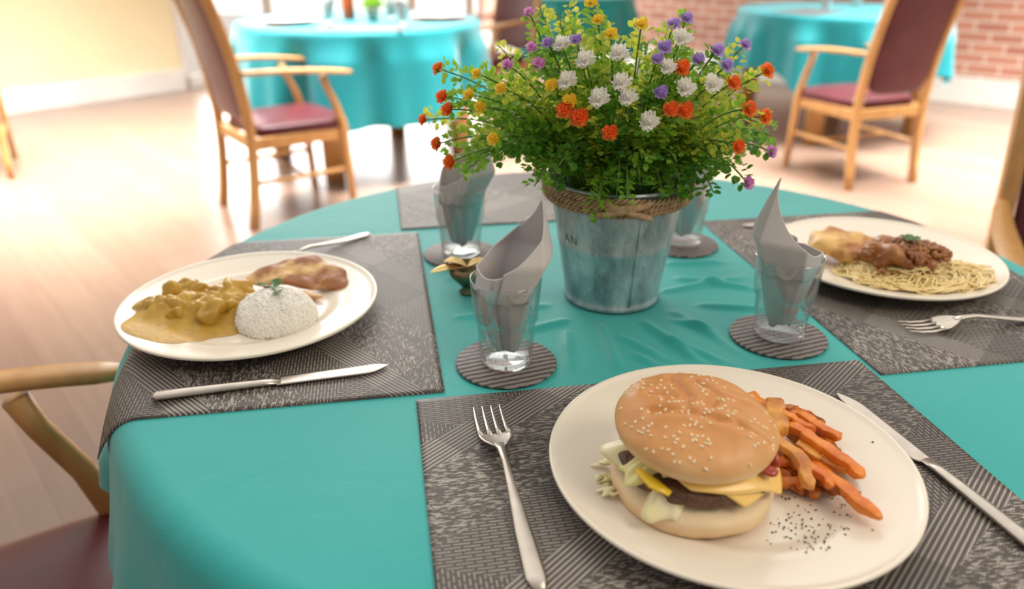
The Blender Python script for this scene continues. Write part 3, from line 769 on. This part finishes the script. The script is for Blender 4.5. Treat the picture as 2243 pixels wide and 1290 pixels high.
# ---------------------------------------------------------------- burger
WZ = MZ+.0062; LIFT = .0035
bx, by = .1350, .4740
bg = empty('burger', (bx,by,WZ)); tag(bg, 'cheeseburger in a sesame seed bun on the near plate', 'burger')
def botbun(a, b):
    th, ph = a*2*PI, b*PI
    d = Vector((math.sin(ph)*math.cos(th), math.sin(ph)*math.sin(th), -math.cos(ph)))
    rr = .0605*math.sqrt(min(1, (d.x**2+d.y**2)))**.45
    z = .0125+ .0125*math.copysign(abs(d.z)**.6, d.z)
    w = noise.noise(Vector((math.cos(th)*2,math.sin(th)*2,z*60)))*.0015+noise.noise(Vector((math.cos(th)*9,math.sin(th)*9,z*200)))*.0007
    return ((rr+w)*math.cos(th)+.002, (rr+w)*math.sin(th), max(0,z))
MB().grid(botbun, 96, 32, True).build('bottom_bun', M['bun_bot'], bg)
def patty(a, b):
    th, ph = a*2*PI, b*PI
    rr = .0560*math.sin(ph)**.35; z = .029+LIFT-.0085*math.copysign(abs(math.cos(ph))**.6, math.cos(ph))
    w = noise.noise(Vector((math.cos(th)*5,math.sin(th)*5,z*150)))*.004
    return ((rr+w)*math.cos(th)+.002, (rr+w)*math.sin(th)+.001, z+noise.noise(Vector((rr*math.cos(th)*90,rr*math.sin(th)*90,3)))*.001)
MB().grid(patty, 72, 20, True).build('patty', M['patty'], bg)
def cheese(rot, z0, cx, cy, half, sl, sd):
    c, s = math.cos(rot), math.sin(rot)
    def fn(a, b):
        x, y = (a-.5)*2, (b-.5)*2
        kk = 1-.17*(x*x*y*y)
        x *= half*kk; y *= half*kk
        X, Y = cx+c*x-s*y, cy+s*x+c*y
        r = math.hypot(X, Y); ex = max(0, r-.046)
        z = z0-ex*sl-ex*ex*20+.0014*math.sin(X*110+sd)*min(1,r/.04)+.0010*math.sin(Y*150+X*60)
        k = 1-ex*3.0
        return (X*k if ex else X, Y*k if ex else Y, z)
    MB().grid(fn, 34, 34).build('cheese_slice', M['cheese'], bg, solid=.0022)
cheese(.95, .0390+LIFT, .018, -.004, .0455, .40, 0)
cheese(.22, .0422+LIFT, .017, -.007, .0465, .25, 2)
def lettuce(az0, az1, r0, r1, z0, drop, sd, m, ruf=.004):
    def fn(a, b):
        q = az0+(az1-az0)*a; r = r0+(r1-r0)*b*(1+.10*math.sin(a*9+sd))*(math.sin(PI*min(1,max(0,a))*.86+.22)**.35)
        z = z0+LIFT - drop*b**1.6 + ruf*b*math.sin(a*14+sd*2)+ruf*.4*math.sin(a*27+sd)
        return (r*math.cos(q), r*math.sin(q), z)
    MB().grid(fn, 60, 12).build('lettuce_leaf', m, bg, solid=.0009)
lettuce(-2.45, -1.85, .020, .0670, .0450, .030, 5, M['lettuce2'], .0010)
lettuce(-3.0, -2.35, .015, .0635, .0450, .014, 1, M['lettuce'], .0014)
lettuce(-3.8, -2.80, .02, .0650, .044, .016, 3, M['lettuce2'], .0016)
lettuce(-1.2, .6, .015, .0560, .0455, .004, 7, M['lettuce'], .0010)
lettuce(.6, 2.6, .015, .060, .046, .012, 9, M['lettuce'], .003)
sh = MB(); r9 = random.Random(9)
for k in range(9):
    a = r9.uniform(-3.5,-2.8); r = r9.uniform(.062,.074); c0 = Vector((r*math.cos(a), r*math.sin(a), .006+.012*max(0,1-(r-.058)/.02)*r9.random()))
    rm = Matrix.Rotation(r9.uniform(0,3),3,'Z') @ Matrix.Rotation(r9.uniform(-.3,.3),3,'X')
    sh.blob(c0, (r9.uniform(.005,.009),r9.uniform(.002,.004),.0008), .0015, 200, 12, 8, rot=rm, seed=k)
sh.build('shredded_cabbage', M['lettuce2'], bg, kind='stuff')
MB().blob((.046,-.036,.0430+LIFT),(.008,.005,.003),.001,200,14,8).blob((.055,-.022,.0420+LIFT),(.004,.006,.005),.001,200,10,8).build('ketchup', M['ketchup'], bg)
MB().tube([(-.046,-.032,.041+LIFT),(-.036,-.044,.038+LIFT),(-.026,-.052,.036+LIFT)], [(.003,.0015),(.006,.0018),(.003,.0015)], 8).build('pepper_strip', pmat('yellow_pepper',(.90,.60,.03),None,30,.3), bg)
tb_rot = Matrix.Rotation(math.radians(3), 3, 'X') @ Matrix.Rotation(math.radians(2.5), 3, 'Y')
creases = [((-.036,-.010),(-.012,-.012),.0042),((-.012,-.012),(.010,-.019),.0046),((.010,-.019),(.043,-.030),.0042),((-.014,.034),(-.007,.006),.0040),((-.007,.006),(-.012,-.012),.0036),
           ((.004,.028),(.018,.010),.0036),((.018,.010),(.008,-.002),.0030),((.024,.006),(.044,-.002),.0026),((-.034,.012),(-.018,.008),.0024)]
def bunz(x, y, rr):
    q = min(1, math.hypot(x, y)/.0595)
    z = .012 + .0200*(1-q**2.9)**.60
    dep = 0; bul = 0
    for (a, b, h) in creases:
        dx, dy = b[0]-a[0], b[1]-a[1]; t = max(0, min(1, ((x-a[0])*dx+(y-a[1])*dy)/(dx*dx+dy*dy)))
        d = math.hypot(x-a[0]-t*dx, y-a[1]-t*dy)
        dep = max(dep, h*math.exp(-(d/.0032)**2)); bul = max(bul, .0016*math.exp(-((d-.008)/.006)**2))
    z += bul-dep*.85
    z += noise.noise(Vector((x*38,y*38,1)))*.0022+noise.noise(Vector((x*110,y*110,4)))*.0006
    return z
def topbun(a, b):
    th = a*2*PI
    if b < .28:
        q = b/.28; r = .050*q; return tb_rot @ Vector((r*math.cos(th), r*math.sin(th), .001*(1-q)))
    if b < .45:
        q = (b-.28)/.17; r = .050+.0095*math.sin(q*PI/2); z = .012*(1-math.cos(q*PI/2))
        w = noise.noise(Vector((math.cos(th)*1.5,math.sin(th)*1.5,4)))*.0015
        return tb_rot @ Vector(((r+w*q)*math.cos(th), (r+w*q)*math.sin(th), z))
    q = (b-.45)/.55; r = .0595*math.cos(q*PI/2)
    w = noise.noise(Vector((math.cos(th)*1.5,math.sin(th)*1.5,4)))*.0015*(r/.0595)
    return tb_rot @ Vector(((r+w)*math.cos(th), (r+w)*math.sin(th), bunz(r*math.cos(th), r*math.sin(th), r)))
tb = MB().grid(topbun, 180, 140, True).build('top_bun', M['bun_top'], bg, loc=(.000,.002,.0455+LIFT))
seed_mb = MB().blob((0,0,0), (.00095,.0016,.0007), 0, 1, 8, 6)
so = seed_mb.build('sesame_seed', M['sesame'], tb); first = True
def bun_pt(x, y):
    p = Vector((x, y, bunz(x, y, 0))); e = .001
    n = Vector((-(bunz(x+e,y,0)-bunz(x-e,y,0))/(2*e), -(bunz(x,y+e,0)-bunz(x,y-e,0))/(2*e), 1)).normalized()
    return tb_rot @ p, tb_rot @ n
rs = random.Random(21); extra = MB(); cnt = 0; pl = []
while cnt < 170:
    a = rs.uniform(0, 2*PI); r = .0583*math.sqrt(rs.random())
    x, y = r*math.cos(a), r*math.sin(a)
    if any((x-p)**2+(y-q)**2 < .0022**2 for p, q in pl): continue
    if noise.noise(Vector((x*40+9,y*40,7))) < -.12 : continue
    pl.append((x, y)); p, n = bun_pt(x, y); cnt += 1
    rotm = n.to_track_quat('Z','Y') @ Matrix.Rotation(rs.uniform(0,PI), 3, 'Z').to_quaternion()
    if cnt <= 98:
        o = so if first else so.copy()
        if not first: C.objects.link(o)
        first = False
        o.location = p+n*.0002; o.rotation_euler = rotm.to_euler(); s_ = rs.uniform(.85,1.15); o.scale = (s_,s_,s_)
    else:
        extra.blob(p+n*.0002, (.00095,.0016,.0007), 0, 1, 8, 6, rot=rotm.to_matrix())
extra.build('sesame_seeds', M['sesame'], tb, kind='stuff')

# ---------------------------------------------------------------- fries
def fry(p0, p1, w, m, label, sd, bend=.004):
    p0, p1 = Vector(p0), Vector(p1); c = (p0+p1)/2
    pts = []; rd = []
    for i in range(20):
        q = i/19; p = p0.lerp(p1, q)-c
        p.z += bend*math.sin(q*PI); p += Vector((noise.noise(Vector((q*3.5,sd,0))), noise.noise(Vector((q*3.5,sd,5))), 0))*.006
        e = min(1, q/.03+.5, (1-q)/.05+.4); e *= 1-.40*max(0, abs(q-.45)-.2)
        v = 1+noise.noise(Vector((q*9,sd,9)))*.45; v2 = 1+noise.noise(Vector((q*9,sd,19)))*.50
        pts.append(p); rd.append((w*e*v, w*.78*e*v2))
    o = MB().tube(pts, rd, 16, sq=.28).build('sweet_potato_fry', m, loc=c)
    tag(o, label, 'fry', 'sweet potato fries')
def PF(u, v, z): return P(u, v, MZ+z)
common = 'sweet potato fry in the jumbled pile right of the burger'
F_ = [((1758,1000,.0175),(1920,1134,.0230),.0058,'fry','orange fry at the front of the pile, its blunt end nearest the herb flecks',0.002),
      ((1735,1035,.012),(1838,1078,.013),.0055,'fry3',common,0),
      ((1690,985,.013),(1790,1090,.0125),.0056,'fry3',common,0),
      ((1700,1020,.012),(1755,1080,.011),.0056,'fry3',common,0),
      ((1780,965,.018),(1882,1040,.020),.0050,'fry3',common,0),
      ((1660,895,.016),(1765,960,.018),.006,'fry2',common,0),
      ((1735,900,.020),(1838,965,.021),.0054,'fry',common,.001),
      ((1722,930,.028),(1897,1045,.0280),.0060,'fry','bright orange fry lying across the top of the pile, pointing right',.001),
      ((1680,925,.030),(1787,1072,.026),.0056,'fry2','golden orange fry leaning on the burger side of the pile',.002),
      ((1640,868,.024),(1700,905,.028),.0055,'fry','short orange fry at the back, touching the bun',0),
      ((1693,878,.027),(1708,950,.033),.0080,'fry2','pale browned potato wedge at the back of the pile',0),
      ((1770,1020,.021),(1868,1100,.022),.0050,'fry3',common,0),
      ((1640,900,.014),(1690,960,.014),.0058,'fry2',common,0),
      ((1715,890,.016),(1800,930,.019),.0054,'fry3',common,0),
      ((1745,975,.024),(1850,1030,.024),.0048,'fry2',common,0),
      ((1700,1000,.021),(1800,1040,.021),.0048,'fry',common,0),
      ((1690,960,.022),(1760,1030,.022),.0050,'fry3',common,0),
      ((1740,950,.014),(1800,1050,.013),.0050,'fry3',common,0),
      ((1780,930,.014),(1850,1010,.016),.0048,'fry3',common,0),
      ((1695,900,.030),(1790,945,.027),.0044,'fry',common,0),
      ((1730,985,.028),(1830,1070,.026),.0044,'fry',common,0),
      ((1690,1050,.011),(1770,1065,.018),.0046,'fry',common,0)]
for i, (a, b, w, m, lb, bd) in enumerate(F_): fry(PF(*a), PF(*b), w*.88, M[m], lb, i*3.7, bd)
hb = MB(); rh = random.Random(3)
for k in range(130):
    if k < 105: u, v = rh.gauss(1765,46), rh.gauss(1160,32)
    else: u, v = rh.uniform(1580,1930), rh.uniform(880,1230)
    p = P(u, v, MZ+.0066); r = math.hypot(p.x-NP[0], p.y-NP[1])
    if r > .13 or (k >= 105 and r < .085): continue
    p.z = MZ+plate_h(r)+.0006; s_ = rh.uniform(.0005,.0012)
    hb.blob(p, (s_, s_*rh.uniform(.4,1), .0004), 0, 1, 6, 4, rot=Matrix.Rotation(rh.uniform(0,3),3,'Z'))
tag(hb.build('herb_flecks', M['herb']), 'dried green herb flecks sprinkled on the burger plate', 'herbs', kind='stuff')

# ---------------------------------------------------------------- curry plate
def rel(p, c): return math.hypot(p[0]-c[0], p[1]-c[1])
cc = P(440,690, MZ+.01)
def curry(a, b):
    th = a*2*PI; rb = .072*(1+.10*math.sin(2*th+.4)+.08*math.sin(3*th+1.2)+.04*math.sin(7*th))
    if math.sin(th) > 0: rb *= 1.10
    r = rb*b; x, y = cc.x+r*math.cos(th), cc.y+r*math.sin(th)
    base = MZ+plate_h(rel((x,y), LP))
    lump = max(0, noise.noise(Vector((x*42,y*42,2)))+.5)*.017 + abs(noise.noise(Vector((x*85,y*85,5))))*.008
    k = max(0, min(1, (y-(cc.y-.040))/.04)); k = k*k*(3-2*k)
    hgt = (1-b**6)*.0035 + (lump+.009)*max(0, 1-b**2.5)*k
    return (x-cc.x, y-cc.y, base+hgt*(1 if b < 1 else 0)+.0002-cc.z)
cu = MB().grid(curry, 160, 80, True)
rc_ = random.Random(31)
for k in range(15):
    a = k*2.4; r = .048*math.sqrt((k+.5)/15)
    x, y = r*math.cos(a)-.004, r*math.sin(a)*.8+.022
    s_ = rc_.uniform(.0095,.0150)
    cu.blob((x,y,MZ+.0155+rc_.uniform(0,.005)-cc.z), (s_*1.35,s_,s_*.62), .0075, 75, 36, 22, rot=Matrix.Rotation(rc_.uniform(0,3),3,'Z') @ Matrix.Rotation(rc_.uniform(-.5,.5),3,'X'), seed=k, sq=.75)
tag(cu.build('chicken_curry', M['curry'], loc=cc), 'golden brown curry in sauce on the left plate', 'curry', kind='stuff')
rcx = P(607,703, MZ+.007)
rice = MB()
def rdome(n): return 1+.035*noise.noise(n*2.2)+.02*noise.noise(n*5)
rice.grid(lambda a, b: (lambda n: Vector((n.x*.0438, n.y*.0408, max(0, n.z)**.88*.0368))*rdome(n))(Vector((math.sin(b*PI/2+.0001)*math.cos(a*2*PI), math.sin(b*PI/2+.0001)*math.sin(a*2*PI), math.cos(b*PI/2)))) , 56, 24, True)
rr_ = random.Random(8)
for k in range(2300):
    z = rr_.random(); a = rr_.uniform(0,2*PI); h = math.sqrt(1-z*z)
    n = Vector((h*math.cos(a), h*math.sin(a), z)); p = Vector((n.x*.0434,n.y*.0404,max(0,n.z)**.88*.0366))*rdome(n)*(1+rr_.uniform(-.005,.014)); p.z = max(p.z, .001)
    t = n.cross(Vector((rr_.uniform(-1,1),rr_.uniform(-1,1),rr_.uniform(-1,1)))).normalized()*.0030
    rice.tube([p-t, p+n*.0002, p+t], [.0006,.0011,.0006], 6)
tag(rice.build('rice', M['rice'], loc=rcx), 'domed mound of white rice on the curry plate', 'rice', kind='stuff')
gh = MB()
for (x,y,z,az,s) in ((0,0,.039,.5,.014),(.004,.004,.039,2.2,.013),(-.004,.006,.039,3.6,.014),(.006,-.006,.038,-1.0,.016),(.0,.012,.037,1.4,.012)):
    leaf(gh, Vector((x,y,z)), Vector((math.cos(az),math.sin(az),.25)).normalized(), Vector((0,0,1)), s)
gh.tube([(-.012,.010,.035),(0,0,.040),(.010,-.012,.036)], .0008, 5)
o = gh.build('herb_garnish', M['leafy'], loc=rcx+Vector((-.002,.004,0)), smooth=False); tag(o, 'dark green herb sprig on top of the rice mound', 'herb')
fc = P(652,612, MZ+.016)
def fil(a, b):
    th, ph = a*2*PI, b*PI
    d = Vector((math.sin(ph)*math.cos(th), math.sin(ph)*math.sin(th), -math.cos(ph)))
    w = 1+.18*d.x+.06*math.sin(d.x*5)
    p = Vector((d.x*.064, d.y*.026*w, math.copysign(abs(d.z)**.4,d.z)*.0040))
    p += Vector((d.x,d.y,0))*noise.noise(p*45)*.008+Vector((0,0,noise.noise(p*70)*.0024))
    p.y += .008*math.cos(d.x*2.2); p.z += .002*math.cos(d.x*3)
    return Matrix.Rotation(-.06,3,'Z') @ (Matrix.Rotation(.30,3,'X') @ p)
tag(MB().grid(fil, 90, 44, True).build('chicken_fillet', M['chicken'], loc=fc+Vector((0,0,.004))), 'browned grilled fillet behind the rice mound', 'chicken')
pot = MB()
pot.blob((0,0,0),(.024,.009,.005),.003,60,24,14,seed=4)
tag(pot.build('potato_piece', M['chicken'], loc=P(664,650,MZ+.011)), 'small browned piece tucked between rice and grilled fillet', 'potato')

# ---------------------------------------------------------------- spaghetti plate
sp = P(2000,600, MZ+.012); sm = MB(); r5 = random.Random(14)
for k in range(230):
    a = r5.uniform(0,2*PI); r = math.sqrt(r5.random()); x, y = r*math.cos(a)*.076, r*math.sin(a)*.056
    hd = r5.uniform(0,2*PI); pts = []; cv = r5.uniform(-.35,.35)
    zo = r5.uniform(0,.012); lim = r5.uniform(.80,1.28)
    for i in range(20):
        hd += cv+r5.uniform(-.15,.15); x += math.cos(hd)*.0058; y += math.sin(hd)*.0048
        q = (x/.084)**2+(y/.064)**2
        if q > lim: hd += .8; x *= .96; y *= .96
        q = min(q, 1)
        gx, gy = sp.x+x, sp.y+y; base = plate_h(min(rel((gx,gy), RP), .14))
        pts.append((x, y, MZ+base+.0014+zo*(1-q*.7)+.014*(1-q)-sp.z+.0012*math.sin(i*.9+k)))
    sm.tube(pts, .00115, 6)
tag(sm.build('spaghetti', M['pasta'], loc=sp), 'pile of pale cooked spaghetti on the right plate', 'pasta', kind='stuff')
mc = P(1982,560, MZ+.034); mm = MB(); r6 = random.Random(2)
mm.blob((0,0,0),(.048,.030,.016),.010,45,56,30)
for k in range(180):
    a = r6.uniform(0,2*PI); q = math.sqrt(r6.random())
    x, y = q*math.cos(a)*.052, q*math.sin(a)*.034; z = .016*math.sqrt(max(0,1-q*q))
    s_ = r6.uniform(.0020,.0050); mm.blob((x,y,z), (s_*1.3,s_,s_*.8), .0024, 240, 10, 7, seed=k)
for k in range(16):
    a = r6.uniform(0,2*PI); x, y = math.cos(a)*r6.uniform(.05,.066), math.sin(a)*r6.uniform(.034,.046)
    s_ = r6.uniform(.0018,.0032); mm.blob((x,y,-.010), (s_*1.3,s_,s_), .0015, 240, 10, 7, seed=k)
tag(mm.build('meat_sauce', M['mince'], loc=mc), 'dark minced meat heaped on the spaghetti', 'meat', kind='stuff')
gh = MB()
for az in (0,1.3,2.5,3.9,5.2): leaf(gh, Vector((0,0,0)), Vector((math.cos(az),math.sin(az),.15)).normalized(), Vector((0,0,1)), .013)
tag(gh.build('parsley_sprig', M['leafy'], loc=mc+Vector((.002,0,.022)), smooth=False), 'green parsley sprig on the minced meat', 'herb')
bc = P(1848,540, MZ+.026)
bread = MB().blob((0,0,0),(.042,.025,.012),.005,45,44,24, rot=Matrix.Rotation(-.45,3,'Z') @ Matrix.Rotation(.12,3,'X'), sq=.5)
tag(bread.build('garlic_bread', M['bread'], loc=bc), 'golden toasted garlic bread slice beside the minced meat', 'bread')

# ---------------------------------------------------------------- things on the far tables
M['amber'] = pmat('amber_bottle', (.35,.07,.02), None, 5, .15)
M['dark_mat'] = pmat('dark_grey_mat', (.07,.06,.06), (.10,.09,.085), 60, .6)
def far_set(c, spots, who):
    for i, (dx, dy) in enumerate(spots):
        lb = ('at the front','in the middle','at the back','by the rim')[i]
        glass(c[0]+dx, c[1]+dy, 'blurred clear glass %s on the %s' % (lb, who), TZ+.004, 'glasses on the far tables')
        napkin(c[0]+dx, c[1]+dy, i*1.7, 'blurred grey napkin in the glass %s on the %s' % (lb, who), z=TZ+.004, seed=i, lean=.2)
far_set(LT, [(-.12,-.22),(.17,.02),(.27,-.26)], 'far left table'); far_set(RT, [(-.15,-.1),(.12,.1)], 'far right table')
def far_plate(x, y, lab):
    o = MB().lathe([(0,.002),(.07,0),(.14,.018),(.1425,.021),(.139,.021),(.10,.011),(.08,.006),(0,.006)], 48).build('dinner_plate', M['china'], loc=(x,y,TZ+.004)); tag(o, lab, 'plate', 'plates on the far tables')
    return o
def far_mat(x, y, rz, lab):
    o = MB().box((0,0,.001), (.42,.30,.002)).build('placemat', M['dark_mat'], loc=(x,y,TZ+.001), rz=rz, smooth=False); tag(o, lab, 'placemat', 'mats on the far tables')
far_mat(LT[0]-.33, LT[1]-.20, .9, 'dark placemat under the left plate of the far left table')
far_mat(LT[0]+.10, LT[1]-.44, 0, 'dark placemat at the front rim of the far left table')
far_mat(LT[0]+.42, LT[1]+.06, 1.7, 'dark placemat under the right plate of the far left table')
far_plate(LT[0]-.33, LT[1]-.20, 'white plate at the left of the far left table'); far_plate(LT[0]+.42, LT[1]+.06, 'white plate at the right of the far left table')
far_mat(RT[0]-.30, RT[1]-.25, .7, 'dark placemat on the far right table')
bt = empty('sauce_bottle', (LT[0]-.06,LT[1]+.02,TZ+.001)); tag(bt, 'reddish brown sauce bottle standing on the far left table', 'bottle')
MB().lathe([(0,0),(.030,0),(.032,.004),(.032,.11),(.014,.145),(.013,.17),(0,.17)], 32).build('body', M['amber'], bt)
MB().lathe([(0,.17),(.016,.17),(.016,.19),(0,.19)], 24).build('cap', M['white_paint'], bt)
pp = empty('potted_plant', (LT[0]+.08,LT[1]-.04,TZ+.001)); tag(pp, 'small green potted plant on the far left table', 'plant')
MB().lathe([(0,0),(.026,0),(.036,.055),(.032,.055),(.022,.01),(0,.01)], 32).build('pot', M['galv'], pp)
lf = MB(); r7 = random.Random(1)
for k in range(260):
    d = Vector((r7.gauss(0,1),r7.gauss(0,1),abs(r7.gauss(0,1)))).normalized(); leaf(lf, Vector((0,0,.06))+d*r7.uniform(.01,.06), d, Vector((0,0,1)), .024)
lf.build('leaves', M['leaf2'], pp, smooth=False)

# ---------------------------------------------------------------- light, world, camera
w = bpy.data.worlds.new('w'); bpy.context.scene.world = w; w.use_nodes = True
nt = w.node_tree; N, L = nt.nodes, nt.links
bgn = N['Background']; tc = N.new('ShaderNodeTexCoord'); sx = N.new('ShaderNodeSeparateXYZ'); L.new(tc.outputs['Generated'], sx.inputs[0])
mr = N.new('ShaderNodeMapRange'); L.new(sx.outputs['Y'], mr.inputs['Value']); mr.inputs['From Min'].default_value = -.6; mr.inputs['From Max'].default_value = .9
mr.inputs['To Min'].default_value = .42; mr.inputs['To Max'].default_value = 1.70
bgn.inputs['Color'].default_value = (1,.955,.89,1); L.new(mr.outputs['Result'], bgn.inputs['Strength'])
def area(name, loc, target, sx_, sy_, power, col, spread=180):
    l = bpy.data.lights.new(name, 'AREA'); l.shape = 'RECTANGLE'; l.size = sx_; l.size_y = sy_; l.energy = power; l.color = col
    l.spread = math.radians(spread)
    o = bpy.data.objects.new(name, l); C.objects.link(o); o.location = loc
    o.rotation_euler = (Vector(target)-Vector(loc)).to_track_quat('-Z','Y').to_euler()
wc = L0 + d1*((1.4+tcn)/2) + Vector((.756,-.655,0))*.12
area('window_daylight', (wc.x, wc.y, 1.28), (wc.x+.756, wc.y-.655, 1.18), tcn-1.5, 2.3, 210, (1,.97,.94))
area('back_fill', (-.6,4.6,2.9), (.1,.9,.75), 2.6, 1.4, 50, (1,.95,.88))  # added overhead light, puts glare on the table; not at any window
area('floor_fill', (-2.2,3.7,2.65), (-2.4,4.0,0), 2.4, 1.8, 235, (1,.98,.95), 90)  # added fill, whitens the left floor and cream wall; no real ceiling lamp
area('floor_fill', (.3,3.4,2.65), (.3,3.4,0), 1.6, 1.4, 120, (1,.98,.95), 50)  # added fill, whitens the floor behind the near table
area('floor_fill', (2.9,3.9,2.65), (2.9,4.0,0), 2.2, 2.0, 220, (1,.98,.95), 80)  # added fill, whitens the floor on the right
area('warm_key', (1.6,-.3,2.4), (.15,.6,.75), .8, .8, 19, (1,.86,.66))  # added warm key light behind the camera, brightens the near table
cam = bpy.data.cameras.new('camera'); co = bpy.data.objects.new('camera', cam); C.objects.link(co)
co.location = (0,0,CAMZ); co.rotation_euler = (PI/2-PITCH, 0, 0)
cam.sensor_width = 36; cam.lens = F/2243*36; cam.clip_start = .02
cam.dof.use_dof = True; cam.dof.focus_distance = .68; cam.dof.aperture_fstop = 3.4
bpy.context.scene.camera = co
bpy.context.scene.view_settings.view_transform = 'Standard'
